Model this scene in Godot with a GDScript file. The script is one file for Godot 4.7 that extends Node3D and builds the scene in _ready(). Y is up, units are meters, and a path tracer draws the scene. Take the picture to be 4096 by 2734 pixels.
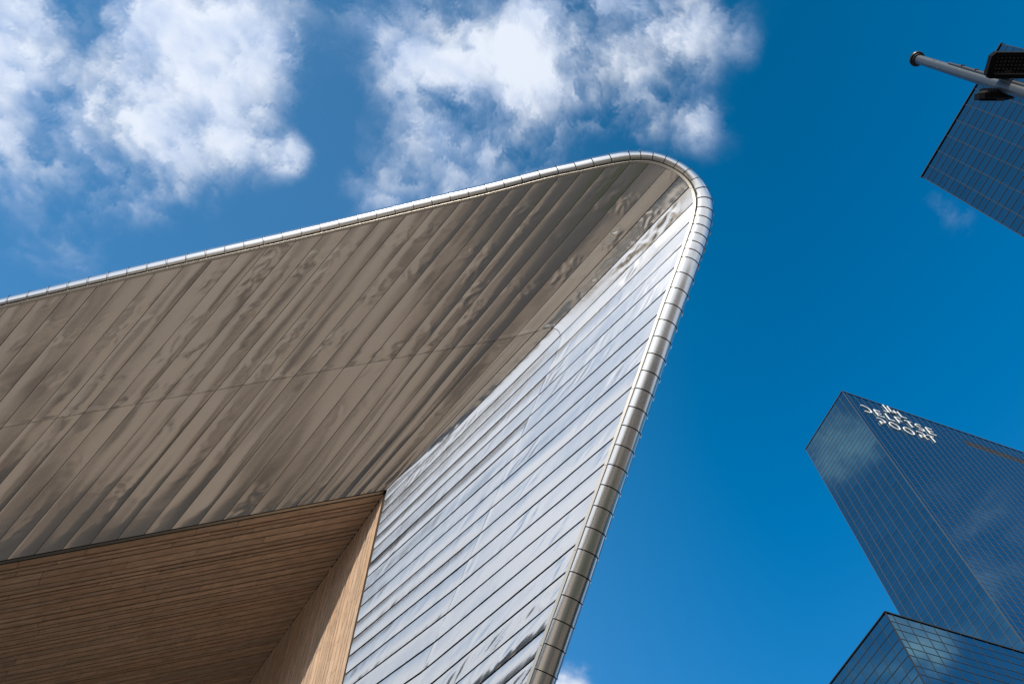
extends Node3D
# A steel-clad station canopy seen from the square in front of it, with glass towers behind. Metres, y up; the square is y = 0.

const EYE := Vector3(0, 1.6, 0)
var SUN := Vector3(-0.2095, 0.5, 0.8403)

# ---------------------------------------------------------------- helpers
class Geo:
	var v := PackedVector3Array()
	var n := PackedVector3Array()
	var t := PackedVector2Array()
	var c := PackedColorArray()
	var i := PackedInt32Array()
	func vert(p: Vector3, nn: Vector3, uv := Vector2.ZERO) -> int:
		v.append(p); n.append(nn); t.append(uv)
		return v.size() - 1
	func tri(a: int, b: int, d: int) -> void:
		var f := (v[b] - v[a]).cross(v[d] - v[a])
		if f.dot(n[a] + n[b] + n[d]) > 0.0:
			i.append_array(PackedInt32Array([a, d, b]))
		else:
			i.append_array(PackedInt32Array([a, b, d]))
	func quad(a: Vector3, b: Vector3, d: Vector3, e: Vector3, nn: Vector3, u := [Vector2(0, 0), Vector2(1, 0), Vector2(1, 1), Vector2(0, 1)]) -> void:
		var k := vert(a, nn, u[0])
		vert(b, nn, u[1]); vert(d, nn, u[2]); vert(e, nn, u[3])
		tri(k, k + 1, k + 2); tri(k, k + 2, k + 3)
	# a block whose eight corners are o + x, y, z steps
	func block(o: Vector3, x: Vector3, y: Vector3, z: Vector3, uvo := Vector2.ZERO, uvs := Vector2.ONE) -> void:
		var m := o + (x + y + z) * 0.5
		for f in [[o, x, y, -z], [o + z, x, y, z], [o, x, z, -y], [o + y, x, z, y], [o, y, z, -x], [o + x, y, z, x]]:
			var p: Vector3 = f[0]
			var a: Vector3 = f[1]
			var b: Vector3 = f[2]
			var nn := a.cross(b).normalized()
			if nn.dot(p + (a + b) * 0.5 - m) < 0.0:
				nn = -nn
			var l1 := a.length() * uvs.x
			var l2 := b.length() * uvs.y
			quad(p, p + a, p + a + b, p + b, nn, [uvo, uvo + Vector2(l1, 0), uvo + Vector2(l1, l2), uvo + Vector2(0, l2)])
	# a grid of points with smooth normals that point to the side of «side»
	func grid(p: Array, side: Callable, uv = null) -> void:
		var nj: int = p.size()
		var ni: int = p[0].size()
		var k := v.size()
		for j in nj:
			var r: PackedVector3Array = p[j]
			var up: PackedVector3Array = p[maxi(j - 1, 0)]
			var dn: PackedVector3Array = p[mini(j + 1, nj - 1)]
			for q in ni:
				var nn := (dn[q] - up[q]).cross(r[mini(q + 1, ni - 1)] - r[maxi(q - 1, 0)]).normalized()
				var s: Vector3 = side.call(r[q])
				if nn.dot(s) < 0.0:
					nn = -nn
				vert(r[q], nn, uv.call(j, q) if uv != null else Vector2(float(q) / (ni - 1), float(j) / (nj - 1)))
		for j in nj - 1:
			for q in ni - 1:
				var a := k + j * ni + q
				tri(a, a + 1, a + ni + 1); tri(a, a + ni + 1, a + ni)
	func mesh() -> ArrayMesh:
		var arr := []
		arr.resize(Mesh.ARRAY_MAX)
		arr[Mesh.ARRAY_VERTEX] = v; arr[Mesh.ARRAY_NORMAL] = n; arr[Mesh.ARRAY_TEX_UV] = t; arr[Mesh.ARRAY_INDEX] = i
		var m := ArrayMesh.new()
		m.add_surface_from_arrays(Mesh.PRIMITIVE_TRIANGLES, arr)
		return m

var taken := {}
func numbered(called: String, parent: Node) -> String:
	var key := str(parent.get_instance_id()) + called
	taken[key] = taken.get(key, -1) + 1
	return called if taken[key] == 0 else "%s_%03d" % [called, taken[key]]

func put(called: String, g: Geo, m: Material, parent: Node = self, kind := "") -> MeshInstance3D:
	var o := MeshInstance3D.new()
	o.name = numbered(called, parent)
	o.mesh = g.mesh()
	o.material_override = m
	parent.add_child(o, true)
	if kind:
		o.set_meta("kind", kind)
	return o

func thing(called: String, label: String, category: String, at: Vector3, group := "") -> Node3D:
	var o := Node3D.new()
	o.name = numbered(called, self)
	o.position = at
	add_child(o, true)
	o.set_meta("label", label); o.set_meta("category", category)
	if group:
		o.set_meta("group", group)
	return o

func mat(c: Color, rough: float, metal := 0.0) -> StandardMaterial3D:   # c: real-world (linear) colour
	var m := StandardMaterial3D.new()
	m.albedo_color = c.linear_to_srgb()
	m.roughness = rough
	m.metallic = metal
	return m

func noise(s: int, freq: float, oct := 3) -> FastNoiseLite:
	var f := FastNoiseLite.new()
	f.seed = s
	f.noise_type = FastNoiseLite.TYPE_SIMPLEX_SMOOTH
	f.frequency = freq
	f.fractal_type = FastNoiseLite.FRACTAL_FBM if oct > 1 else FastNoiseLite.FRACTAL_NONE
	f.fractal_octaves = oct
	return f

# ---------------------------------------------------------------- sky
# cloud banks: direction x, y, z, angular size, thickness
const BANKS := [
	[-.473, .877, -.084, .066, .55], [-.327, .941, -.086, .071, 1.0], [-.304, .944, -.131, .051, .95], [-.395, .909, -.135, .089, .75], [-.466, .869, -.165, .077, .65],
	[-.359, .913, -.192, .072, .9], [-.391, .889, -.239, .041, .7], [-.501, .859, -.111, .031, .6], [-.456, .857, -.24, .042, .4], [-.275, .937, -.214, .022, .6],
	[-.257, .939, -.23, .02, .5], [-.217, .961, -.17, .028, .25], [-.407, .872, -.271, .034, .35], [-.303, .933, -.196, .039, .55], [-.121, .989, -.084, .059, .95],
	[-.057, .992, -.112, .045, .75], [.013, .991, -.131, .066, 1.0], [-.043, .987, -.152, .051, .75], [-.102, .977, -.187, .049, .95], [-.033, .978, -.205, .067, 1.0],
	[.018, .976, -.215, .047, .65], [.087, .992, -.095, .075, .85], [.16, .983, -.092, .064, .8], [.217, .972, -.093, .049, .55], [.261, .958, -.117, .024, .55],
	[.125, .977, -.175, .043, .45], [.166, .967, -.193, .036, .35], [-.091, .963, -.254, .068, .5], [-.168, .949, -.268, .047, .35], [-.176, .961, -.212, .023, .3],
	[.22, .955, -.201, .035, .28], [.26, .937, -.232, .028, .22], [.422, .87, -.253, .021, .25], [.458, .85, -.26, .026, .28], [.474, .836, -.277, .021, .2],
	[.084, .65, -.755, .021, .85], [.062, .645, -.762, .02, .6], [-.51, .804, -.305, .039, .3], [-.464, .827, -.318, .033, .25], [-.525, .847, -.081, .051, .6],
	[-.545, .82, -.176, .056, .5], [-.392, .919, -.038, .09, .7], [-.196, .981, -.015, .094, .4], [.037, .999, -.037, .097, .7],
	[.74, .66, .125, .07, .75], [.70, .70, .10, .07, .45], [.735, .635, .245, .04, .45], [.765, .605, .20, .06, .3], [-.625, .765, -.165, .05, .4], [-.58, .80, -.13, .05, .35], [-.66, .73, -.17, .03, .3],
	[.078, .990, -.119, .055, .9], [.043, .995, -.096, .05, .8], [.123, .984, -.132, .05, .8], [.003, .984, -.176, .062, .6], [-.42, .902, -.095, .073, .5], [-.485, .842, -.236, .051, .35], [-.138, .981, -.137, .035, .3],
	[-.42, .75, .50, .16, .6], [-.30, .62, .72, .18, .7], [-.62, .45, .64, .22, .8], [-.75, .28, .60, .2, .8], [-.5, .25, .83, .25, .8], [-.8, .45, .4, .15, .5]]

func sky_dir(col: float, row: float, w: int, h: int) -> Vector3:
	var az := (col + 0.5) / w * TAU
	var el := PI * 0.5 - (row + 0.5) / h * PI
	return Vector3(sin(az) * cos(el), sin(el), -cos(az) * cos(el))

func make_sky() -> Texture2D:
	var w := 4096
	var h := 2048
	# air and the amount of cloud, coarse
	var lw := 768
	var lh := 384
	var low := Image.create(lw, lh, false, Image.FORMAT_RGBAF)
	var big := noise(11, 1.1, 2)
	var fw := Vector3(0, sin(deg_to_rad(63.33)), -cos(deg_to_rad(63.33)))
	for r in lh:
		for c in lw:
			var d := sky_dir(c, r, lw, lh)
			var y := maxf(d.y, 0.0)
			var ang := acos(clampf(d.dot(SUN), -1, 1))
			var haze := pow(1.0 - y, 3.0) * (0.10 + 4.2 * exp(-ang / 0.75)) * smoothstep(0.0, 0.25, 1.0 - y)
			var side := smoothstep(0.35, -0.25, d.x)
			var a := Vector3(0.0, 0.091, 0.253).lerp(Vector3(0.034, 0.170, 0.387), side) * (1.0 + lerpf(3.1, 1.7, side) * minf(1.0 - y, 0.45))
			a = a.lerp(Vector3(0.96, 1.0, 1.04), clampf(haze, 0.0, 0.93))
			a += Vector3(1.0, 0.97, 0.90) * (1.6 * exp(-ang / 0.09) + 0.35 * exp(-ang / 0.35))
			a.x = maxf(0.0, a.x - 0.012 * (1.0 - side))
			var sum := 0.0
			if d.y > 0.05:
				for b in BANKS:
					var dd: float = b[0] * d.x + b[1] * d.y + b[2] * d.z
					var q: float = (1.0 - dd) * 2.0 / (b[3] * b[3])
					if q < 8.0:
						sum += b[4] * exp(-q)
			var view := smoothstep(cos(deg_to_rad(36)), cos(deg_to_rad(30)), d.dot(fw))
			var gen := 0.0
			if d.y > 0.02:
				var p := Vector3(d.x, 0.0, d.z) / (d.y + 0.12)
				gen = clampf(-0.12 + 1.3 * big.get_noise_3dv(p) + 1.0 * pow(1.0 - y, 1.8), 0.0, 1.1)
			low.set_pixel(c, r, Color(a.x, a.y, a.z, lerpf(gen, 0.0, view) + 0.92 * (1.0 - exp(-0.85 * sum))))
	low.resize(w, h, Image.INTERPOLATE_BILINEAR)
	var src := low.get_data().to_float32_array()
	var out := PackedFloat32Array()
	out.resize(w * h * 3)
	out.fill(0.25)
	var fine := noise(5, 6.5, 6)
	fine.fractal_gain = 0.52
	fine.domain_warp_enabled = true
	fine.domain_warp_amplitude = 0.045
	fine.domain_warp_frequency = 5.0
	var wisp := noise(27, 24.0, 5)
	wisp.fractal_gain = 0.58
	var tone := noise(9, 9.0, 4)
	for r in h / 2 + 4:
		var cosel := cos(PI * 0.5 - (r + 0.5) / h * PI)
		var step := clampi(int(1.0 / maxf(cosel, 0.004)), 1, 64)
		if r > h * 0.36:
			step = 3
		var c := 0
		var prev := Vector3.ZERO
		while c < w + step:
			var cc := c % w
			var k := (r * w + cc) * 4
			var col := Vector3(src[k], src[k + 1], src[k + 2])
			var m := src[k + 3]
			if m > 0.04:
				var d := sky_dir(cc, r, w, h)
				var p := d / maxf(d.y, 0.25)
				var f := fine.get_noise_3dv(p)
				var hf := wisp.get_noise_3dv(p + Vector3(f, f * 0.7, -f) * 0.06)
				var dens := smoothstep(0.12, 1.12, m * (1.0 + (1.3 - 0.6 * m) * f) + (0.26 * f + 0.21 * hf) * minf(m * 2.6, 1.0))
				if dens > 0.0:
					var g := clampf(0.40 + 0.75 * tone.get_noise_3dv(p) + 0.35 * hf + 0.7 * (dens - 0.45), 0.0, 1.0)
					var near := exp(-acos(clampf(d.dot(SUN), -1, 1)) / 0.6)
					var cl := Vector3(0.42, 0.54, 0.78).lerp(Vector3(0.78, 0.83, 0.92), g) * (1.0 + 1.0 * near)
					col = col.lerp(cl, dens * 0.9)
			if c == 0:
				prev = col
			else:
				for s in range(c - step, mini(c, w)):
					var q := prev.lerp(col, float(s - c + step) / step)
					var o := (r * w + s) * 3
					out[o] = q.x; out[o + 1] = q.y; out[o + 2] = q.z
				prev = col
			c += step
	var im := Image.create_from_data(w, h, false, Image.FORMAT_RGBF, out.to_byte_array())
	return ImageTexture.create_from_image(im)

# ---------------------------------------------------------------- station: a soffit (side u < 0) and a leaning wall (u > 0) that meet in a fold, rounded towards the tip
const KP := Vector3(-3.73, 21.3618, -14.8512)     # inner corner of the fold
const GD := Vector3(0.7014, 0.4233, 0.5734)       # along the fold, to the tip
const EL := Vector3(-0.708, 0.3208, 0.6292)       # in the soffit, away from the fold
const ER := Vector3(0.5182, -0.8553, -0.0025)     # in the wall, away from the fold
const NL := Vector3(0.0823, -0.8473, 0.5247)
const NR := Vector3(-0.4894, -0.2989, 0.8192)
const AIN := Vector3(-0.9814, -0.1606, -0.1053)   # inner edge of the soffit
const EDN := Vector3(-0.0939, -0.9159, -0.3902)   # inner edge of the wall
const JD := Vector3(-0.5369, 0.0319, -0.8431)     # where the timber ceiling meets the timber wall
const NW := Vector3(-0.8377, -0.1392, 0.5281)
const NC := Vector3(0.1752, -0.9733, -0.1484)
# the rim as (u, w)
const RIM := [Vector2(-20.0, -18.1), Vector2(-11.626, -3.946), Vector2(-9.393, -0.179), Vector2(-7.213, 3.434), Vector2(-5.244, 6.778), Vector2(-4.229, 8.499), Vector2(-3.235, 10.284), Vector2(-2.704, 11.138),
	Vector2(-2.245, 11.88), Vector2(-1.818, 12.50), Vector2(-1.367, 12.95), Vector2(-0.851, 13.185), Vector2(-0.299, 13.255), Vector2(0.254, 13.14), Vector2(0.78, 12.80), Vector2(1.258, 12.17),
	Vector2(1.695, 11.41), Vector2(2.135, 10.635), Vector2(2.969, 9.086), Vector2(3.731, 7.723), Vector2(4.577, 6.19), Vector2(6.062, 3.467), Vector2(6.736, 2.251), Vector2(7.753, 0.388), Vector2(10.2, -4.1)]

func sm(x: float, d: float) -> float:
	return 0.0 if x <= -d else ((x + d) * (x + d) / (4.0 * d) if x < d else x)

func surf(u: float, w: float) -> Vector3:
	var d := maxf(0.06, 0.15 * w)
	return KP + GD * w + EL * sm(-u, d) + ER * sm(u, d)

func surf_n(u: float, w: float) -> Vector3:
	var d := maxf(0.06, 0.15 * w)
	var du := surf(u + 0.02, w) - surf(u - 0.02, w)
	var dw := surf(u, w + 0.02) - surf(u, w - 0.02)
	var nn := du.cross(dw).normalized()
	return nn if nn.dot(NL + NR) > 0.0 else -nn

func rim_w(u: float) -> float:
	for k in RIM.size() - 1:
		if u <= RIM[k + 1].x or k == RIM.size() - 2:
			var a: Vector2 = RIM[k]
			var b: Vector2 = RIM[k + 1]
			var z: Vector2 = RIM[maxi(k - 1, 0)]
			var y: Vector2 = RIM[mini(k + 2, RIM.size() - 1)]
			var s := (u - a.x) / (b.x - a.x)
			var ma := (b.y - z.y) / (b.x - z.x) * (b.x - a.x)
			var mb := (y.y - a.y) / (y.x - a.x) * (b.x - a.x)
			return (2 * s * s * s - 3 * s * s + 1) * a.y + (s * s * s - 2 * s * s + s) * ma + (3 * s * s - 2 * s * s * s) * b.y + (s * s * s - s * s) * mb
	return 0.0

func cross_w(u: float) -> float:
	var l := 6.69 + 1.437 * u
	var r := 8.37 - 1.824 * u
	var k := 0.9
	var hh := clampf(0.5 + 0.5 * (r - l) / (k * 2.0), 0.0, 1.0)
	return lerpf(r, l, hh) - k * 2.0 * hh * (1.0 - hh)

func edge_w(u: float) -> float:
	return 1.4155 * u if u < 0.0 else -0.935 * u

const LE := [0.0, -.21, -.48, -.72, -1.02, -1.29, -1.56, -1.93, -2.35, -2.79, -3.21]
const LC := [-.12, -.5, -.86, -1.22, -1.59, -1.98, -2.28, -2.66, -3.09, -3.5, -3.93]
const LR := [-.297, -.831, -1.379, -1.83, -2.27, -2.7, -3.09, -3.49, -3.86, -4.24, -4.66]
const RC := [0.0, .26, .69, 1.07, 1.46, 1.82, 2.16]
const RR := [0.0, .259, .80, 1.24]

func seam_u(k: int) -> Vector3:   # u of seam k at the inner edge, at the cross seam, at the rim
	if k <= 0:
		var q := -k
		if q <= 10:
			return Vector3(LE[q], LC[q], LR[q])
		return Vector3(-3.21 - 0.442 * (q - 10), -3.93 - 0.437 * (q - 10), -4.66 - 0.437 * (q - 10))
	var e := 0.30 + 0.27 * (k - 1) + 0.0028 * (k - 1) * (k - 1)
	var c: float = RC[k] if k <= 6 else 2.16 + 0.352 * (k - 6)
	var r: float = RR[k] if k <= 3 else -0.108 + 0.4669 * k - 0.0037 * k * k
	return Vector3(e, c, r)

func seam_pt(k: int, at: int) -> Vector2:
	var u: float = seam_u(k)[at]
	return Vector2(u, [edge_w(u), cross_w(u), rim_w(u)][at])

var rng := RandomNumberGenerator.new()
var dent := noise(31, 1.0, 3)
var dent2 := noise(77, 1.0, 2)

func panel(k: int, outer: bool, parent: Node, m: Material) -> void:
	var lo := 1 if outer else 0
	var a0 := seam_pt(k, lo); var a1 := seam_pt(k, lo + 1)
	var b0 := seam_pt(k + 1, lo); var b1 := seam_pt(k + 1, lo + 1)
	var wall := k >= 0
	var length := maxf(a0.distance_to(a1), b0.distance_to(b1))
	var nt := clampi(int(length / 0.055), 6, 170)
	var np := 13
	var gap := 0.018 if wall else 0.006
	var wide := maxf(0.5 * (absf(a1.x - b1.x) + absf(a0.x - b0.x)), 0.05)
	var gp := minf(gap / wide, 0.2)
	# each sheet is bowed, canted and dented in its own way
	var bow := rng.randf_range(0.003, 0.016) if not wall else rng.randf_range(-0.005, 0.011)
	var cant := rng.randf_range(-0.012, 0.016) if not wall else rng.randf_range(-0.011, 0.011)
	var ridge := rng.randf_range(0.2, 0.8)
	var ridge_h := (rng.randf_range(0.004, 0.016) if rng.randf() < 0.35 else 0.0) if not wall else rng.randf_range(0.0, 0.003)
	var amp := rng.randf_range(0.6, 1.2)
	var lively := rng.randf_range(0.35, 1.15) * (1.0 if outer else 0.4) * (0.7 if k > 3 else 1.0) * (1.25 if absi(k + 1) < 4 and outer else 1.0)
	var off := Vector3(rng.randf() * 90, rng.randf() * 90, k * 7.7)
	var rows := []
	for j in nt + 1:
		var t := float(j) / nt
		t = lerpf(0.0008 if outer else 0.0, 1.0 if outer else 0.9985, t)
		var row := PackedVector3Array()
		for q in np + 1:
			var p := float(q) / np
			var pe := lerpf(gp, 1.0 - gp, p)
			var uw := a0.lerp(a1, t).lerp(b0.lerp(b1, t), pe)
			var ends := [0, 0]
			var u0 := lerpf(a0.x, b0.x, pe)
			var u1 := lerpf(a1.x, b1.x, pe)
			var w0 := cross_w(u0) if outer else edge_w(u0)
			var w1 := rim_w(u1) if outer else cross_w(u1)
			uw.y += (1.0 - t) * (w0 - lerpf(a0.y, b0.y, pe)) + t * (w1 - lerpf(a1.y, b1.y, pe))
			var al := t * length
			var edge := 4.0 * p * (1.0 - p)
			var along := minf(1.0, minf(t, 1.0 - t) * 8.0 + 0.1)
			var hh := bow * edge + cant * (p - 0.5) * along + ridge_h * exp(-pow((p - ridge) / 0.34, 2.0)) * along
			var na := dent2.get_noise_3d(al * 0.5 + off.x, p * wide * 1.3 + off.y, off.z)
			var nb := dent2.get_noise_3d(al * 3.3 + off.y, p * wide * 3.0 + off.x, off.z)
			var patch := smoothstep(-0.05, 0.45, dent2.get_noise_3d(al * 0.5 + off.x, off.z * 3.1, 4.0))
			hh += amp * (0.006 * na + 0.0006 * nb * edge)
			# creases, in patches
			var cr := 1.0 - 2.2 * absf(dent2.get_noise_3d(al * 1.35 + off.y + p * wide * 1.3, p * wide * 2.3 + off.x, off.z * 1.3))
			hh += lively * patch * 0.0145 * cr * (0.25 + 0.75 * edge)
			if wall:
				# crimped along the standing seams
				hh += 0.0034 * amp * dent2.get_noise_3d(al * 3.4 + off.z, 3.0, off.x) * exp(-pow((1.0 - p) / 0.22, 2.0)) + 0.0022 * dent2.get_noise_3d(al * 3.1, 9.0, off.y) * exp(-pow(p / 0.2, 2.0))
			var nn := surf_n(uw.x, uw.y)
			if outer and t < 0.02:
				hh += 0.004
			row.append(surf(uw.x, uw.y) + nn * hh)
		rows.append(row)
	var g := Geo.new()
	var side := NL if k < -2 else (NR if k > 3 else (NL + NR).normalized())
	g.grid(rows, func(_p): return side, func(j, q): return Vector2(float(q) / np * wide, float(j) / nt * length))
	# folded-back edges
	for e in [0, np]:
		for j in nt:
			var p0: Vector3 = rows[j][e]
			var p1: Vector3 = rows[j + 1][e]
			var out: Vector3 = (p0 - rows[j][1 if e == 0 else np - 1]).normalized()
			var bk := -side * 0.035
			g.quad(p0, p1, p1 + bk, p0 + bk, out)
	for e in [0, nt]:
		for q in np:
			var p0: Vector3 = rows[e][q]
			var p1: Vector3 = rows[e][q + 1]
			var out: Vector3 = (p0 - rows[1 if e == 0 else nt - 1][q]).normalized()
			var bk := -side * 0.02
			g.quad(p0, p1, p1 + bk, p0 + bk, out)
	put("panel", g, m, parent)

# frames along the rim: point, tangent, outward, visible normal
var rim_at := []
func make_rim() -> void:
	var pts := []
	var u := -17.5
	while u < 10.0:
		pts.append(Vector2(u, rim_w(u)))
		u += 0.02 if absf(u) < 2.5 else 0.08
	var run := 0.0
	for k in pts.size():
		var a: Vector2 = pts[maxi(k - 1, 0)]
		var b: Vector2 = pts[mini(k + 1, pts.size() - 1)]
		var p := surf(pts[k].x, pts[k].y)
		var tg := (surf(b.x, b.y) - surf(a.x, a.y)).normalized()
		var nn := surf_n(pts[k].x, pts[k].y - 0.1)
		var o := tg.cross(nn).normalized()
		if o.dot(surf(pts[k].x, pts[k].y) - surf(pts[k].x, pts[k].y - 0.2)) < 0.0:
			o = -o
		nn = o.cross(tg) if o.cross(tg).dot(nn) > 0.0 else tg.cross(o)
		if k > 0:
			run += p.distance_to(rim_at[k - 1][0])
		rim_at.append([p, tg, o, nn, run, pts[k].x])

func rim_frame(s: float) -> Array:
	var a := 0
	var b := rim_at.size() - 1
	while b - a > 1:
		var m := (a + b) / 2
		if rim_at[m][4] <= s:
			a = m
		else:
			b = m
	var f := clampf((s - rim_at[a][4]) / (rim_at[b][4] - rim_at[a][4]), 0.0, 1.0)
	var r := []
	for q in 4:
		var x: Vector3 = rim_at[a][q].lerp(rim_at[b][q], f)
		r.append(x if q == 0 else x.normalized())
	r.append(s)
	r.append(lerpf(rim_at[a][5], rim_at[b][5], f))
	return r

# a profile (outward, normal) swept along the rim from s0 to s1
func sweep(s0: float, s1: float, prof: Array, g: Geo, step := 0.12) -> void:
	var n := maxi(2, int((s1 - s0) / step))
	for e in prof.size():
		var x0: Vector2 = prof[e]
		var x1: Vector2 = prof[(e + 1) % prof.size()]
		var en := Vector2(x1.y - x0.y, x0.x - x1.x).normalized()
		for j in n:
			var fa := rim_frame(lerpf(s0, s1, float(j) / n))
			var fb := rim_frame(lerpf(s0, s1, float(j + 1) / n))
			var cen := Vector2.ZERO
			for q in prof:
				cen += q / prof.size()
			var nn: Vector3 = fa[2] * en.x + fa[3] * en.y
			if en.dot((x0 + x1) * 0.5 - cen) < 0.0:
				nn = -nn
			g.quad(fa[0] + fa[2] * x0.x + fa[3] * x0.y, fb[0] + fb[2] * x0.x + fb[3] * x0.y, fb[0] + fb[2] * x1.x + fb[3] * x1.y, fa[0] + fa[2] * x1.x + fa[3] * x1.y, nn)
	for en in [0, 1]:
		var f := rim_frame(s1 if en else s0)
		for q in range(1, prof.size() - 1):
			var k := g.v.size()
			for x in [prof[0], prof[q], prof[q + 1]]:
				g.vert(f[0] + f[2] * x.x + f[3] * x.y, f[1] * (1.0 if en else -1.0))
			g.tri(k, k + 1, k + 2)

const TUBE_AT := [Vector2(-18, -.01), Vector2(-11.3, .02), Vector2(-7.5, .058), Vector2(-5.0, .085), Vector2(-3.2, .08), Vector2(-2.0, .125), Vector2(-1.1, .18), Vector2(0.5, .18), Vector2(1.3, .145), Vector2(1.9, .115), Vector2(5.0, .085), Vector2(7.6, .06), Vector2(11, .04)]

func tube_o(u: float) -> float:   # how far out the tube lies from the edge of the sheets
	for k in TUBE_AT.size() - 1:
		if u <= TUBE_AT[k + 1].x:
			return lerpf(TUBE_AT[k].y, TUBE_AT[k + 1].y, clampf((u - TUBE_AT[k].x) / (TUBE_AT[k + 1].x - TUBE_AT[k].x), 0.0, 1.0)) + lerpf(0.03, -0.02, smoothstep(-1.0, 2.0, u))
	return 0.04

func tube_b(u: float) -> float:
	return lerpf(-0.41, -0.37, smoothstep(0.0, 2.0, u))

const TUBE_R := 0.365

func sleeve(s0: float, s1: float, flip: bool, parent: Node, m: Material) -> void:
	var g := Geo.new()
	var rows := []
	var n := 7
	var mids := []
	var lip := []
	for j in n + 3:
		# the last two rows are the lip that laps over the next sleeve
		var t := float(j) / n if j <= n else (0.955 if j == n + 1 else 1.0)
		if j > n and flip:
			t = 1.0 - t
		var f := rim_frame(lerpf(s0, s1, t))
		var q := 1.0 - t if flip else t     # 1 at the flared end
		var r := TUBE_R + 0.005 * q + (0.013 if j > n else 0.0)
		var c: Vector3 = f[0] + f[2] * tube_o(f[5]) + f[3] * tube_b(f[5])
		mids.append(c)
		var row := PackedVector3Array()
		for a in 49:
			var th := TAU * a / 48.0
			row.append(c + (f[2] * cos(th) + f[3] * sin(th)) * r)
		if j <= n:
			rows.append(row)
		else:
			lip.append(row)
	var outward := func(p: Vector3):
		var best: Vector3 = mids[0]
		for c in mids:
			if p.distance_squared_to(c) < p.distance_squared_to(best):
				best = c
		return p - best
	g.grid(rows, outward)
	g.grid(lip, outward)
	rows = lip
	mids = [mids[n + 1], mids[n + 2]]
	# rolled lip at the flared end
	var e := 1
	var inn := 0
	for a in 48:
		var p0: Vector3 = rows[e][a]
		var p1: Vector3 = rows[e][a + 1]
		var c: Vector3 = mids[e]
		g.quad(p0, p1, p1.lerp(c, 0.05), p0.lerp(c, 0.05), (mids[e] - mids[inn]).normalized())
	put("tube_sleeve", g, m, parent)

func plank(o: Vector3, x: Vector3, y: Vector3, nn: Vector3, parent: Node, m: Material, skew0: Vector3) -> void:
	var g := Geo.new()
	g.block(o + skew0, x, y, -nn * 0.028, Vector2(rng.randf() * 5.0, rng.randf() * 5.0), Vector2(0.5, 1.6))
	put("plank", g, m, parent)

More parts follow.
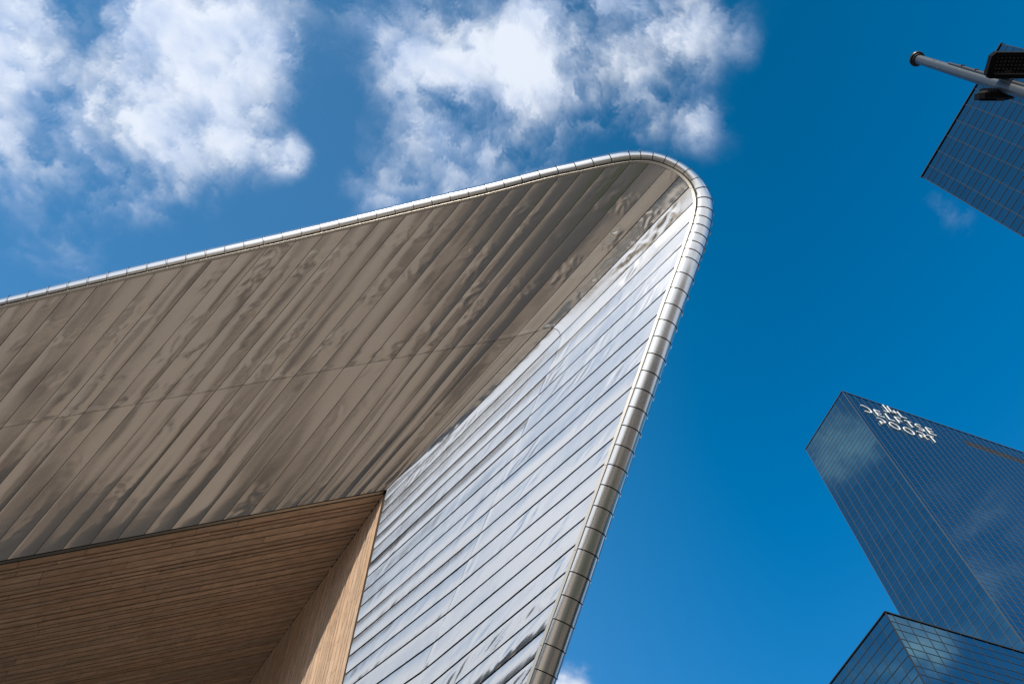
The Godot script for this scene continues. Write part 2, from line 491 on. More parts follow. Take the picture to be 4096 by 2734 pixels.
func station() -> void:
	var steel := mat(Color(0.70, 0.67, 0.635), 0.22, 1.0)
	steel.clearcoat_enabled = true; steel.clearcoat = 0.6; steel.clearcoat_roughness = 0.04
	var steels := []
	for r in [0.145, 0.16, 0.18]:
		var s: StandardMaterial3D = steel.duplicate()
		s.roughness = r
		steels.append(s)
	var tube_m := mat(Color(0.72, 0.70, 0.67), 0.17, 1.0)
	var trim_m := mat(Color(0.52, 0.49, 0.44), 0.42, 1.0)
	var dark := mat(Color(0.035, 0.032, 0.03), 0.75)
	var st := thing("railway_station", "station canopy of folded stainless steel sheets with a rounded tip, tubular rim and timber underside", "station", Vector3(-3.73, 0, -14.85))
	var hold := Node3D.new()
	var org := -st.position
	# everything below is laid out in world places, so the parts are shifted back by the thing's own place
	var back := Geo.new()
	for sd in 2:
		var rows := []
		for j in 61:
			var row := PackedVector3Array()
			for q in 41:
				var f := float(j) / 60.0
				var k := lerpf(-36.0, 2.0, f) if sd == 0 else lerpf(2.0, 27.0, f)
				var ka := int(floor(k))
				var e := seam_u(ka).lerp(seam_u(ka + 1), k - ka)
				var t := q / 40.0
				var u := lerpf(e.x, e.z, t)
				var w := lerpf(edge_w(e.x), rim_w(e.z), t)
				row.append(surf(u, w) - surf_n(u, w) * 0.045)
			rows.append(row)
		back.grid(rows, func(_p): return NL + NR)
	var clad := put("cladding_base", back, dark, st)
	clad.position = org
	rng.seed = 20
	for k in range(-36, 26):
		for o in [true, false]:
			panel(k, o, clad, steels[posmod(k * 7 + (3 if o else 0), 3)])
	# rim: a dark gutter, a trim in lengths, a tube of lapped sleeves
	make_rim()
	var total: float = rim_at[rim_at.size() - 1][4]
	var gut := Geo.new()
	var turn := 0.0
	for f in rim_at:
		if f[5] < 0.6:
			turn = f[4]
	sweep(0.0, turn, [Vector2(-0.03, -0.05), Vector2(0.135, -0.03), Vector2(0.135, -0.16), Vector2(-0.03, -0.16)], gut)
	sweep(turn, total, [Vector2(-0.03, -0.05), Vector2(0.105, -0.025), Vector2(0.105, -0.16), Vector2(-0.03, -0.16)], gut)
	var gutter := put("gutter", gut, dark, st)
	gutter.position = org
	var s := 0.1
	while s < total - 2.0:
		var g := Geo.new()
		var bend: float = absf(rim_frame(s)[5])
		var l := 0.9 if bend < 1.6 else 2.35
		var up := rng.randf_range(0.0, 0.004)
		sweep(s, s + l - 0.012, [Vector2(-0.02, 0.02 + up), Vector2(0.062, 0.022 + up), Vector2(0.068, 0.016 + up), Vector2(0.068, -0.06), Vector2(-0.02, -0.06)], g)
		put("edge_trim", g, trim_m, gutter)
		s += l
	var core := Geo.new()
	var rows := []
	for j in 241:
		var f := rim_frame(total * j / 240.0)
		var c: Vector3 = f[0] + f[2] * tube_o(f[5]) + f[3] * tube_b(f[5])
		var row := PackedVector3Array()
		for a in 17:
			row.append(c + (f[2] * cos(TAU * a / 16.0) + f[3] * sin(TAU * a / 16.0)) * 0.3)
		rows.append(row)
	core.grid(rows, func(_p): return Vector3.UP)
	var tube := put("rim_tube", core, dark, st)
	tube.position = org
	s = 0.3
	while s < total - 1.0:
		var u: float = rim_frame(s)[5]
		var l := 0.33 if absf(u) < 1.9 else 0.585
		sleeve(s + 0.011, s + l - 0.011, u < -0.25, tube, tube_m)
		s += l
	# the upper skin of the roof and the outer skin of the wall
	var skin := Geo.new()
	var rws := []
	for j in 81:
		var f := rim_frame(total * j / 80.0)
		var u: float = f[5]
		var row := PackedVector3Array()
		var p: Vector3 = f[0] + f[2] * 0.24 - f[3] * 0.3
		var e := surf(u * 0.75, edge_w(u * 0.75)) - (NL if u < 0.0 else NR) * 2.6
		for q in 9:
			row.append(p.lerp(e, q / 8.0))
		rws.append(row)
	skin.grid(rws, func(_p): return -(NL + NR))
	var low := Geo.new()
	var lrows := []
	for j in 9:
		var row := PackedVector3Array()
		for q in 5:
			var e := seam_u(26)
			var u := lerpf(e.x, e.z, q / 4.0) + j * 1.2
			row.append(surf(u, lerpf(edge_w(u), rim_w(minf(u, 10.0)) - 1.82 * maxf(u - 10.0, 0.0), q / 4.0)))
		lrows.append(row)
	low.grid(lrows, func(_p): return NR)
	put("lower_cladding", low, steels[1], st).position = org
	put("roof_skin", skin, steels[1], st).position = org
	# timber
	var grain := Image.create(512, 128, false, Image.FORMAT_RGB8)
	var gn := noise(8, 0.02, 4)
	var gs := noise(18, 0.012, 2)
	for y in 128:
		for x in 512:
			var q := 0.90 + 0.05 * gn.get_noise_3d(x * 0.25, y * 5.0, 0.0) + 0.11 * gs.get_noise_3d(x * 0.5, y * 1.6, 7.0)
			grain.set_pixel(x, y, Color(q, q * 0.99, q * 0.975))
	var grain_t := ImageTexture.create_from_image(grain)
	var woods := []
	for cc in [Color(0.78, 0.57, 0.42), Color(0.74, 0.55, 0.42), Color(0.85, 0.63, 0.47), Color(0.75, 0.53, 0.38), Color(0.70, 0.53, 0.41), Color(0.81, 0.59, 0.43)]:
		var wm := mat(cc, 0.62)
		wm.albedo_texture = grain_t
		woods.append(wm)
	var pitch := mat(Color(0.02, 0.016, 0.013), 0.9)
	for sd in 2:
		var dirn: Vector3 = AIN if sd == 0 else EDN
		var nn: Vector3 = NC if sd == 0 else NW
		var far := 19.0 if sd == 0 else 9.0
		var b := Geo.new()
		var o := KP - nn * 0.055
		b.quad(o - dirn * 0.1, o + JD * 14.0 - dirn * 0.1, o + JD * 14.0 + dirn * far, o + dirn * far, nn)
		var base := put("timber_ceiling" if sd == 0 else "timber_wall", b, pitch, st)
		base.position = org
		rng.seed = 41
		var q := 0.24
		var count := 0
		while q < 11.6:
			var wd: float = [0.17, 0.21, 0.25, 0.29, 0.33][rng.randi() % 5]
			var gp := 0.054 if rng.randf() < 0.75 else 0.08
			var lift := rng.randf_range(-0.004, 0.006)
			var x0 := 0.012
			var x1 := 0.0
			var sub := RandomNumberGenerator.new()
			sub.seed = 900 + count + sd * 500
			while x0 < (14.0 if sd == 0 else 7.2):
				x1 = x0 + (sub.randf_range(1.2, 4.6) if sd == 0 else sub.randf_range(1.0, 4.2))
				var g := Geo.new()
				g.block(KP + JD * q + dirn * x0 + nn * (lift + sub.randf_range(-0.003, 0.003)), JD * (wd - gp), dirn * (x1 - x0 - 0.016), -nn * 0.05, Vector2(sub.randf(), sub.randf()) * 4.0, Vector2(1.6, 0.45))
				for t in g.t.size():
					g.t[t] = Vector2(g.t[t].y, g.t[t].x)
				put("plank", g, woods[sub.randi() % woods.size()], base)
				x0 = x1
			q += wd
			count += 1
	# the glazed end wall of the hall, deep under the timber ceiling
	var gw := Geo.new()
	var wb := KP + JD * 11.6 - NC * 0.05
	wb.y = 0.0
	gw.block(wb, Vector3(-44, 0, -5), UPV * 22.0, Vector3(0, 0, -0.4))
	put("glass_wall", gw, mat(Color(0.03, 0.035, 0.04), 0.15), st).position = org
	var sw := Geo.new()
	sw.block(Vector3(-36, 0, -9), Vector3(0.4, 0, 0), UPV * 19.0, Vector3(0, 0, -20))
	put("side_wall", sw, mat(Color(0.1, 0.085, 0.075), 0.7), st).position = org
	var wl := Geo.new()
	var w0 := KP - NW * 0.06 - JD * 0.02 + EDN * 9.0
	wl.quad(w0, w0 + JD * 14.0, Vector3(wb.x, 0, wb.z), Vector3(w0.x, 0, w0.z), NW)
	put("lower_wall", wl, mat(Color(0.25, 0.2, 0.16), 0.7), st).position = org
	# metal strips that end the timber
	var dirs := [AIN, EDN]
	for sd in 2:
		var dn: Vector3 = dirs[sd]
		var nn: Vector3 = NL if sd == 0 else NR
		var cs := Geo.new()
		cs.block(KP + JD * 0.0 + dn * 0.0 - nn * 0.03, JD * 0.24, dn * 15.0, -nn * 0.02)
		var chan := put("edge_channel", cs, dark, st)
		chan.position = org
		var x := 0.06
		while x < 14.0:
			var l := 1.95 if sd == 0 else 2.4
			var g := Geo.new()
			g.block(KP + JD * 0.05 + dn * x + nn * rng.randf_range(0.0, 0.004), JD * 0.11, dn * (l - 0.008), -nn * 0.03)
			put("edge_strip", g, trim_m, chan)
			if sd == 1:
				var g2 := Geo.new()
				g2.block(KP + JD * 0.185 + dn * x + nn * 0.004, JD * 0.03, dn * (l - 0.008), -nn * 0.03)
				put("edge_strip", g2, trim_m, chan)
			x += l

# ---------------------------------------------------------------- glass towers
const TR := Vector3(0.93956, 0, -0.34238)    # along the fronts
const TN := Vector3(0.34238, 0, 0.93956)     # out of the fronts
const UPV := Vector3.UP

func shown_size(p: Vector3, nn: Vector3, area: float) -> float:
	var d := p - EYE
	var el := deg_to_rad(63.33)
	var fw := Vector3(0, sin(el), -cos(el))
	var up := Vector3(0, cos(el), sin(el))
	var z := d.dot(fw)
	if z < 1.0 or nn.dot(d) >= 0.0:
		return 0.0
	var tv := tan(deg_to_rad(45.52) * 0.5)
	if absf(d.x / z) > tv * 1.52 or absf(d.dot(up) / z) > tv * 1.02:
		return 0.0
	return area * absf(nn.dot(d.normalized())) / d.length_squared()

# fronts: [top corner, along, outward normal, column widths]
func tower(t: Node3D, fronts: Array, height: float, first_row: float, glass: Array, frame: Material, louvre: Array) -> void:
	rng.seed = 77
	var cells := []
	var org := -t.position
	for f in fronts:
		var o: Vector3 = f[0]
		var al: Vector3 = f[1]
		var nn: Vector3 = f[2]
		var x := 0.0
		var ci := 0
		for cw in f[3]:
			var y := 0.0
			var ri := 0
			while y < height - 0.2:
				var rh: float = first_row if ri == 0 else [1.10, 1.14, 1.36][ri % 3]
				var c: Vector3 = o + al * (x + cw * 0.5) - UPV * (y + rh * 0.5)
				var lv: bool = louvre.size() > 0 and f == fronts[1] and x > louvre[0] and y > louvre[1] and y < louvre[2]
				cells.append([shown_size(c, nn, cw * rh), o + al * x - UPV * y, al, nn, cw, rh, lv, rng.randf_range(-0.002, 0.002), rng.randf_range(-0.002, 0.002)])
				y += rh
				ri += 1
			x += cw
			ci += 1
		# mullions and transoms
		x = 0.0
		for k in f[3].size() + 1:
			var g := Geo.new()
			g.block(o + al * (x - 0.035) - nn * 0.10, al * 0.07, -UPV * height, nn * 0.115)
			put("mullion", g, frame, t).position = org
			if k < f[3].size():
				x += f[3][k]
		var y := 0.0
		var ri := 0
		while y < height - 0.2:
			if ri > 0:
				var g := Geo.new()
				g.block(o + al * 0.05 - UPV * (y - 0.035) - nn * 0.10, al * (x - 0.1), -UPV * 0.07, nn * 0.11)
				put("transom", g, frame, t).position = org
			y += first_row if ri == 0 else [1.10, 1.14, 1.36][ri % 3]
			ri += 1
		var cp := Geo.new()
		cp.block(o - al * 0.12 + UPV * 0.02 - nn * 0.5, al * (x + 0.24), UPV * 0.14, nn * 0.60)
		put("coping", cp, frame, t).position = org
	cells.sort_custom(func(a, b): return a[0] > b[0])
	var rest := [Geo.new(), Geo.new()]
	for k in cells.size():
		var c: Array = cells[k]
		var g: Geo = Geo.new() if k < 300 and c[0] > 0.0 else rest[1 if c[6] else 0]
		var al: Vector3 = (c[2] + c[3] * c[7]).normalized()
		var dn: Vector3 = (-UPV + c[3] * c[8]).normalized()
		var nn: Vector3 = al.cross(dn).normalized()
		if nn.dot(c[3]) < 0.0:
			nn = -nn
		var inset := 0.02 if not c[6] else 0.09
		g.block(c[1] + c[2] * 0.03 - UPV * 0.03 - c[3] * inset, al * (c[4] - 0.06), dn * (c[5] - 0.06), -nn * 0.03)
		if k < 300 and c[0] > 0.0:
			put("louvre_panel" if c[6] else "pane", g, glass[4] if c[6] else glass[rng.randi() % 4], t).position = org
	if rest[0].v.size():
		put("pane_field", rest[0], glass[1], t, "stuff").position = org
	if rest[1].v.size():
		put("louvre_field", rest[1], glass[4], t, "stuff").position = org

func cols(first: float, mid: float, total: float) -> Array:
	var r := [first]
	var x := first
	while x + mid < total - 0.3:
		r.append(mid)
		x += mid
	r.append(total - x)
	return r

func stroke(pts: Array, closed: bool, wd: float, lift: float, o: Vector3, g: Geo) -> void:
	# a band along pts (metres right and down on the front), with mitred corners
	var n := pts.size()
	var lft := []
	var rgt := []
	for k in n:
		var p: Vector2 = pts[k]
		var a: Vector2 = pts[posmod(k - 1, n)] if closed or k > 0 else p - (pts[1] - p)
		var b: Vector2 = pts[(k + 1) % n] if closed or k < n - 1 else p + (p - pts[k - 1])
		var d0 := (p - a).normalized()
		var d1 := (b - p).normalized()
		var m := Vector2(-(d0 + d1).y, (d0 + d1).x).normalized()
		var s := minf(wd * 0.5 / maxf(m.dot(Vector2(-d0.y, d0.x)), 0.35), wd * 1.5)
		lft.append(p + m * s); rgt.append(p - m * s)
	var at := func(q: Vector2, z: float) -> Vector3: return o + TR * q.x - UPV * q.y + TN * z
	var z0 := 0.14
	var z1 := 0.28 + lift
	for k in (n if closed else n - 1):
		var e := (k + 1) % n
		g.quad(at.call(lft[k], z1), at.call(lft[e], z1), at.call(rgt[e], z1), at.call(rgt[k], z1), TN)
		for sd in [[lft, 1.0], [rgt, -1.0]]:
			var p0: Vector2 = sd[0][k]
			var p1: Vector2 = sd[0][e]
			var dd := (p1 - p0).normalized()
			var out: Vector3 = (TR * -dd.y - UPV * dd.x) * sd[1]
			g.quad(at.call(p0, z0), at.call(p1, z0), at.call(p1, z1), at.call(p0, z1), out)
		g.quad(at.call(lft[k], z0), at.call(lft[e], z0), at.call(rgt[e], z0), at.call(rgt[k], z0), -TN)
	if not closed:
		for k in [0, n - 1]:
			var dd: Vector2 = (pts[0] - pts[1]) if k == 0 else (pts[n - 1] - pts[n - 2])
			dd = dd.normalized()
			g.quad(at.call(lft[k], z0), at.call(rgt[k], z0), at.call(rgt[k], z1), at.call(lft[k], z1), TR * dd.x - UPV * dd.y)

func towers() -> void:
	var frame := mat(Color(0.018, 0.024, 0.03), 0.6)
	var frame_l := mat(Color(0.055, 0.072, 0.092), 0.7)
	var core_m := mat(Color(0.02, 0.022, 0.025), 0.8)
	var glass := []
	for q in 4:
		var gm := mat(Color(0.10, 0.235, 0.285) * [0.94, 1.0, 1.05, 0.98][q], 0.04, 1.0)
		glass.append(gm)
	glass.append(mat(Color(0.02, 0.02, 0.022), 0.6))
	# tall tower with the sign
	var a := Vector3(69.94, 151.0, -86.75)
	var t := thing("office_tower", "tall dark blue glass tower with white lettering high on its front", "tower", Vector3(a.x, 0, a.z))
	var b := Geo.new()
	b.block(a - TN * 0.16 + TR * 0.16 - UPV * 0.02, TR * 58.0, -TN * 15.3, -UPV * 150.9)
	put("core", b, core_m, t).position = -t.position
	tower(t, [[a, -TN, -TR, cols(1.5, 1.82, 15.6)], [a, TR, TN, cols(1.02, 1.775, 58.3)]], 150.6, 1.5, glass, frame_l, [27.2, 3.6, 6.2])
	# low wing in front
	var w := Vector3(41.6, 69.13, -67.6)
	var t2 := thing("office_wing", "lower blue glass block with large panes in front of the lettered tower", "building", Vector3(w.x, 0, w.z))
	b = Geo.new()
	b.block(w - TN * 0.16 + TR * 0.16 - UPV * 0.02, TR * 46.0, -TN * 17.6, -UPV * 69.0)
	put("core", b, core_m, t2).position = -t2.position
	tower(t2, [[w, -TN, -TR, cols(1.42, 1.80, 18.0)], [w, TR, TN, cols(0.9, 1.765, 46.3)]], 68.8, 1.2, glass, frame, [])
	# tower at the upper right
	var u := Vector3(46.75, 93.0, -24.83)
	var t3 := thing("office_tower", "blue glass tower partly hidden by the lamp mast, cut by the right edge", "tower", Vector3(u.x, 0, u.z))
	b = Geo.new()
	b.block(u + TR * 0.16 + TN * 0.05 - UPV * 0.02, TR * 40.0, TN * 15.1, -UPV * 92.9)
	put("core", b, core_m, t3).position = -t3.position
	tower(t3, [[u, TN, -TR, cols(1.4, 1.79, 15.2)]], 92.6, 1.25, glass, frame, [])
	# lettering
	var white := mat(Color(0.86, 0.86, 0.85), 0.45)
	var sg := thing("building_sign", "white raised capital letters near the top of the tall glass tower", "sign", a)
	var word := [
		[[[9.56, .32], [9.75, 3.36], [8.52, 3.34]]],
		[[[10.67, .32], [10.64, 2.49], [11.82, 2.5], [11.66, 1.44]]],
		[[[12.62, 1.4], [12.74, 3.43], [13.98, 3.42]]],
		[[[2.41, 4.53], [3.0, 4.49], [3.63, 4.65], [4.09, 5.15], [4.26, 5.8], [4.13, 6.4], [3.76, 6.75], [3.2, 6.9], [2.75, 6.93], [2.34, 6.9]]],
		[[[6.91, 4.66], [5.44, 4.67], [5.47, 6.92], [6.93, 6.91]], [[5.62, 5.83], [6.75, 5.8]]],
		[[[8.12, 4.66], [8.13, 6.97], [9.36, 6.99]]],
		[[[11.84, 4.73], [10.36, 4.74], [10.48, 7.06]], [[10.60, 5.91], [11.6, 5.94]]],
		[[[12.71, 4.8], [14.3, 4.85]], [[13.49, 4.99], [13.61, 7.05]]],
		[[[16.55, 4.95], [16.17, 4.68], [15.61, 4.68], [15.2, 5.03], [15.15, 5.45], [15.46, 5.83], [16.02, 6.08], [16.45, 6.42], [16.5, 6.87], [16.05, 7.18], [15.44, 7.15], [15.06, 6.87]]],
		[[[19.23, 4.95], [17.8, 4.86], [17.72, 7.25], [19.17, 7.25]], [[17.92, 6.1], [19.05, 6.06]]],
		[[[4.59, 8.26], [5.3, 8.24], [5.85, 8.5], [6.1, 8.95], [6.0, 9.4], [5.5, 9.63], [4.6, 9.63], [4.66, 10.6]]],
		[[[7.0, 9.3], [7.1, 8.85], [7.5, 8.45], [8.1, 8.35], [8.7, 8.55], [9.1, 9.1], [9.18, 9.7], [8.98, 10.25], [8.5, 10.58], [7.95, 10.6], [7.45, 10.35], [7.1, 9.85]]],
		[[[10.3, 9.4], [10.4, 8.95], [10.8, 8.55], [11.4, 8.45], [12.0, 8.65], [12.4, 9.2], [12.48, 9.8], [12.28, 10.35], [11.8, 10.68], [11.25, 10.7], [10.75, 10.45], [10.4, 9.95]]],
		[[[13.79, 8.39], [14.6, 8.4], [15.2, 8.66], [15.42, 9.15], [15.2, 9.6], [14.6, 9.76], [13.83, 9.74], [13.88, 10.72]], [[14.86, 9.9], [15.42, 10.7]]],
		[[[16.21, 8.53], [17.73, 8.6]], [[16.96, 8.72], [17.05, 10.78]]]]
	for l in word.size():
		var g := Geo.new()
		for s in word[l].size():
			var pts := []
			for p in word[l][s]:
				pts.append(Vector2(p[0], p[1]))
			stroke(pts, l == 11 or l == 12, 0.2, -0.01 * s, Vector3.ZERO, g)
		put("letter", g, white, sg)
	# rails that carry the letters
	var rail := mat(Color(0.05, 0.05, 0.055), 0.5)
	for y in [1.6, 3.1, 4.95, 6.6, 8.7, 10.2]:
		var g := Geo.new()
		var x0 := 8.6 if y < 4.0 else (2.3 if y < 8.0 else 4.5)
		var x1 := 14.0 if y < 4.0 else (19.3 if y < 8.0 else 17.8)
		g.block(TR * x0 - UPV * y + TN * 0.1, TR * (x1 - x0), -UPV * 0.05, TN * 0.035)
		put("rail", g, rail, sg)

# ---------------------------------------------------------------- lamp mast
func lathe(prof: Array, sides: int, g: Geo, o := Vector3.ZERO) -> void:
	for k in prof.size() - 1:
		var p: Vector2 = prof[k]
		var q: Vector2 = prof[k + 1]
		var d := (q - p).normalized()
		for a in sides:
			var t0 := TAU * a / sides
			var t1 := TAU * (a + 1) / sides
			var i0 := g.v.size()
			for z in [[p, t0], [p, t1], [q, t1], [q, t0]]:
				var r: Vector2 = z[0]
				var out := Vector3(cos(z[1]), 0, sin(z[1]))
				var nn := out * d.y * -1.0 + UPV * d.x
				g.vert(o + out * r.x + UPV * r.y, -nn if d.y > 0.0 else nn)
			g.tri(i0, i0 + 1, i0 + 2); g.tri(i0, i0 + 2, i0 + 3)

func floodlight(at: Vector3, size: Vector3, tilt: float, label: String) -> void:
	var black := mat(Color(0.008, 0.009, 0.011), 0.7)
	black.metallic_specular = 0.25
	var rim := mat(Color(0.10, 0.12, 0.14), 0.35, 0.6)
	var t := thing("floodlight", label, "floodlight", at, "floodlights on the lamp mast")
	t.rotation.x = tilt
	var x := size.x * 0.5
	var y := size.y
	var z := size.z * 0.5
	var ch := 0.07
	var out := [Vector2(-x + ch, -z), Vector2(x - ch, -z), Vector2(x, -z + ch), Vector2(x, z - ch), Vector2(x - ch, z), Vector2(-x + ch, z), Vector2(-x, z - ch), Vector2(-x, -z + ch)]
	var g := Geo.new()
	for k in 8:
		var a: Vector2 = out[k]
		var b: Vector2 = out[(k + 1) % 8]
		var nn := Vector3((a + b).x, 0, (a + b).y).normalized()
		g.quad(Vector3(a.x, 0, a.y), Vector3(b.x, 0, b.y), Vector3(b.x, y * 0.7, b.y), Vector3(a.x, y * 0.7, a.y), nn)
		g.quad(Vector3(a.x, y * 0.7, a.y), Vector3(b.x, y * 0.7, b.y), Vector3(b.x * 0.8, y, b.y * 0.8), Vector3(a.x * 0.8, y, a.y * 0.8), (nn + UPV).normalized())
		# rim round the recessed face
		g.quad(Vector3(a.x, 0, a.y), Vector3(b.x, 0, b.y), Vector3(b.x * 0.78, 0.0, b.y * 0.7), Vector3(a.x * 0.78, 0.0, a.y * 0.7), -UPV)
		g.quad(Vector3(a.x * 0.78, 0, a.y * 0.7), Vector3(b.x * 0.78, 0, b.y * 0.7), Vector3(b.x * 0.78, 0.05, b.y * 0.7), Vector3(a.x * 0.78, 0.05, a.y * 0.7), -nn)
		var i0 := g.v.size()
		g.vert(Vector3(0, y, 0), UPV); g.vert(Vector3(a.x * 0.8, y, a.y * 0.8), UPV); g.vert(Vector3(b.x * 0.8, y, b.y * 0.8), UPV)
		g.tri(i0, i0 + 1, i0 + 2)
		i0 = g.v.size()
		g.vert(Vector3(0, 0.05, 0), -UPV); g.vert(Vector3(a.x * 0.78, 0.05, a.y * 0.7), -UPV); g.vert(Vector3(b.x * 0.78, 0.05, b.y * 0.7), -UPV)
		g.tri(i0, i0 + 1, i0 + 2)
	put("housing", g, black, t)
	var lens := mat(Color(0.05, 0.055, 0.06), 0.18)
	var n := 9
	for i in n:
		for j in 5:
			var e := Geo.new()
			var px := lerpf(-x * 0.66, x * 0.66, i / float(n - 1))
			var pz := lerpf(-z * 0.56, z * 0.56, j / 4.0)
			lathe([Vector2(0.001, 0.028), Vector2(0.014, 0.032), Vector2(0.02, 0.049)], 8, e, Vector3(px, 0, pz))
			put("lens", e, lens, t)
	var bar := Geo.new()
	bar.block(Vector3(-x * 0.7, -0.02, -z * 0.66), Vector3(x * 1.4, 0, 0), Vector3(0, 0.018, 0), Vector3(0, 0, 0.02))
	put("guard_bar", bar, rim, t)
	var fin := Geo.new()
	for k in 9:
		fin.block(Vector3(lerpf(-x * 0.7, x * 0.7, k / 8.0) - 0.004, y, -z * 0.6), Vector3(0.008, 0, 0), Vector3(0, 0.05, 0), Vector3(0, 0, z * 1.2))
	put("cooling_fins", fin, black, t)

func lamp_mast() -> void:
	var grey := mat(Color(0.075, 0.09, 0.105), 0.38, 0.3)
	var darkm := mat(Color(0.02, 0.022, 0.025), 0.4)
	var top := 20.70
	var t := thing("lamp_mast", "grey steel lamp mast rising into the top right with a flanged cap", "lamp post", Vector3(9.025, 0, -2.512))
	var g := Geo.new()
	var n := 48
	var rows := []
	for y in [0.0, 2.0, 6.0, 10.0, 14.0, 17.0, 19.0, top - 0.02]:
		var r := lerpf(0.19, 0.096, y / top)
		var row := PackedVector3Array()
		for a in n + 1:
			row.append(Vector3(cos(TAU * a / n) * r, y, sin(TAU * a / n) * r))
		rows.append(row)
	g.grid(rows, func(p: Vector3): return Vector3(p.x, 0, p.z))
	var pole := put("pole", g, grey, t)
	g = Geo.new()
	lathe([Vector2(0.096, top - 0.16), Vector2(0.125, top - 0.155), Vector2(0.125, top - 0.10), Vector2(0.158, top - 0.095), Vector2(0.165, top - 0.07), Vector2(0.158, top - 0.02), Vector2(0.13, top - 0.01), Vector2(0.001, top)], 40, g)
	put("cap", g, darkm, t)
	# cable holes that face the square
	for h in [[0.95, 0.026, 2.05], [1.22, 0.018, 1.95], [1.87, 0.02, 1.9]]:
		var e := Geo.new()
		var an: float = h[2]
		var r := lerpf(0.19, 0.096, (top - h[0]) / top) + 0.002
		var out := Vector3(cos(an), 0, sin(an))
		var sd := Vector3(-sin(an), 0, cos(an))
		var c: Vector3 = out * r + UPV * (top - h[0])
		for k in 12:
			var i0 := e.v.size()
			e.vert(c, out)
			e.vert(c + (sd * cos(TAU * k / 12.0) + UPV * sin(TAU * k / 12.0) * 1.2) * h[1], out)
			e.vert(c + (sd * cos(TAU * (k + 1) / 12.0) + UPV * sin(TAU * (k + 1) / 12.0) * 1.2) * h[1], out)
			e.tri(i0, i0 + 1, i0 + 2)
		put("cable_hole", e, darkm, pole)
	# conduit and bracket up the back
	g = Geo.new()
	lathe([Vector2(0.001, top - 1.5), Vector2(0.03, top - 1.55), Vector2(0.04, top - 2.4), Vector2(0.046, top - 4.9)], 14, g, Vector3(-0.02, 0, 0.105))
	put("conduit", g, darkm, t)
	for y in [2.1, 2.65, 3.9]:
		g = Geo.new()
		g.block(Vector3(-0.055, top - y, 0.06), Vector3(0.07, 0, 0), Vector3(0, 0.03, 0), Vector3(0, 0, 0.1))
		put("clamp", g, grey, t)
	for z in [-0.11, 0.11]:
		g = Geo.new()
		g.block(Vector3(-0.05, top - 3.62, z - 0.02 if z > 0 else z - 0.16), Vector3(0.14, 0, 0), Vector3(0, 0.05, 0), Vector3(0, 0, 0.18))
		put("bracket", g, darkm, t)
	floodlight(Vector3(9.025 + 0.06, top - 3.66, -2.512 + 0.36), Vector3(0.86, 0.16, 0.46), 0.05, "black floodlight with a lens grid on the upper side of the mast")
	floodlight(Vector3(9.025 - 0.10, top - 3.62, -2.512 - 0.24), Vector3(0.66, 0.14, 0.30), 1.25, "small black floodlight turned away on the lower side of the mast")

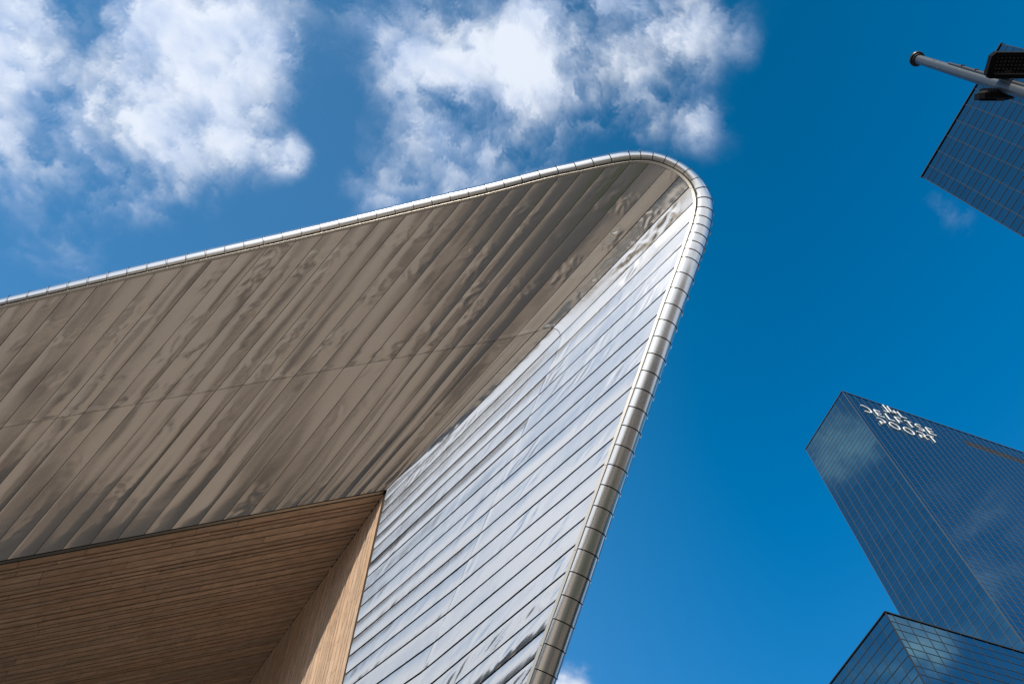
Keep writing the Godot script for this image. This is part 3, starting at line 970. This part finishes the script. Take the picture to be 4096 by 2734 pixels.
# ---------------------------------------------------------------- ground
func ground() -> void:
	var stone := mat(Color(0.25, 0.192, 0.145), 0.8)
	var n1 := noise(51, 0.014, 3)
	var im := n1.get_seamless_image(256, 256)
	im.convert(Image.FORMAT_RGB8)
	for y in 256:
		for x in 256:
			var q := clampf(lerpf(0.42, 1.12, smoothstep(0.28, 0.72, im.get_pixel(x, y).r)), 0.0, 1.0)
			im.set_pixel(x, y, Color(q, q * 0.985, q * 0.97))
	stone.albedo_texture = ImageTexture.create_from_image(im)
	stone.uv1_triplanar = true; stone.uv1_world_triplanar = true; stone.uv1_scale = Vector3(0.06, 0.06, 0.06)
	var g := Geo.new()
	g.quad(Vector3(-1500, 0, -1500), Vector3(1500, 0, -1500), Vector3(1500, 0, 1500), Vector3(-1500, 0, 1500), UPV)
	put("square_paving", g, stone, self, "structure")
	# paler and darker fields of stone, a carriageway to the right, a lawn beyond it and the dark floor of the entrance
	var pale := Geo.new()
	for k in 4:
		var x := -46.0 + k * 13.0
		pale.quad(Vector3(x, 0.004, -5), Vector3(x + 6.5, 0.004, -5), Vector3(x + 1.5, 0.004, 60), Vector3(x - 5, 0.004, 60), UPV)
	put("pale_paving", pale, mat(Color(0.27, 0.21, 0.16), 0.8), self, "structure")
	var road := Geo.new()
	road.quad(Vector3(5, 0.006, -40), Vector3(17, 0.006, -40), Vector3(15, 0.006, 120), Vector3(3, 0.006, 120), UPV)
	put("carriageway", road, mat(Color(0.06, 0.055, 0.052), 0.85), self, "structure")
	var lawn := Geo.new()
	lawn.quad(Vector3(15.2, 0.008, 8), Vector3(60, 0.008, 4), Vector3(60, 0.008, 44), Vector3(15.1, 0.008, 44), UPV)
	put("lawn", lawn, mat(Color(0.055, 0.062, 0.035), 0.95), self, "structure")
	# low blocks round the far side of the square
	var city := Geo.new()
	rng.seed = 12
	var az := -118.0
	while az < 70.0:
		var r := rng.randf_range(105.0, 150.0)
		var dir := Vector3(sin(deg_to_rad(az)), 0, cos(deg_to_rad(az)))
		var sd := Vector3(dir.z, 0, -dir.x)
		var wd := rng.randf_range(16.0, 30.0)
		city.block(dir * r - sd * wd * 0.5, sd * wd, UPV * (rng.randf_range(0.125, 0.195) if az < -38.0 else rng.randf_range(0.04, 0.10)) * r, dir * 14.0)
		az += rad_to_deg(wd / r) * rng.randf_range(0.95, 1.15)
	put("distant_city", city, mat(Color(0.5, 0.43, 0.36), 0.8), self, "stuff").set_meta("label", "low blocks round the far side of the square")
	var hall := Geo.new()
	hall.quad(Vector3(-60, 0.010, -60), Vector3(2, 0.010, -60), Vector3(5, 0.010, -6.0), Vector3(-60, 0.010, -6.0), UPV)
	put("entrance_floor", hall, mat(Color(0.035, 0.033, 0.032), 0.7), self, "structure")

func _ready() -> void:
	var cam := Camera3D.new()
	cam.name = "camera"
	cam.fov = 45.52
	cam.near = 0.1
	cam.far = 4000.0
	cam.position = EYE
	cam.rotation_degrees = Vector3(63.33, 0, 0)
	add_child(cam)
	cam.current = true
	var env := Environment.new()
	env.background_mode = Environment.BG_SKY
	var sky := Sky.new()
	var pm := PanoramaSkyMaterial.new()
	pm.panorama = make_sky()
	sky.sky_material = pm
	env.sky = sky
	env.tonemap_mode = Environment.TONE_MAPPER_LINEAR
	env.tonemap_exposure = 1.0
	env.sdfgi_enabled = true; env.ssao_enabled = true; env.ssil_enabled = true
	var we := WorldEnvironment.new()
	we.name = "world"
	we.environment = env
	add_child(we)
	var sun := DirectionalLight3D.new()
	sun.name = "sun"
	sun.light_energy = 1.6
	sun.light_color = Color(1.0, 0.96, 0.89)
	sun.light_angular_distance = 0.53
	sun.shadow_enabled = true
	sun.basis = Basis.looking_at(-SUN, Vector3.UP)
	add_child(sun)
	ground()
	station()
	towers()
	lamp_mast()
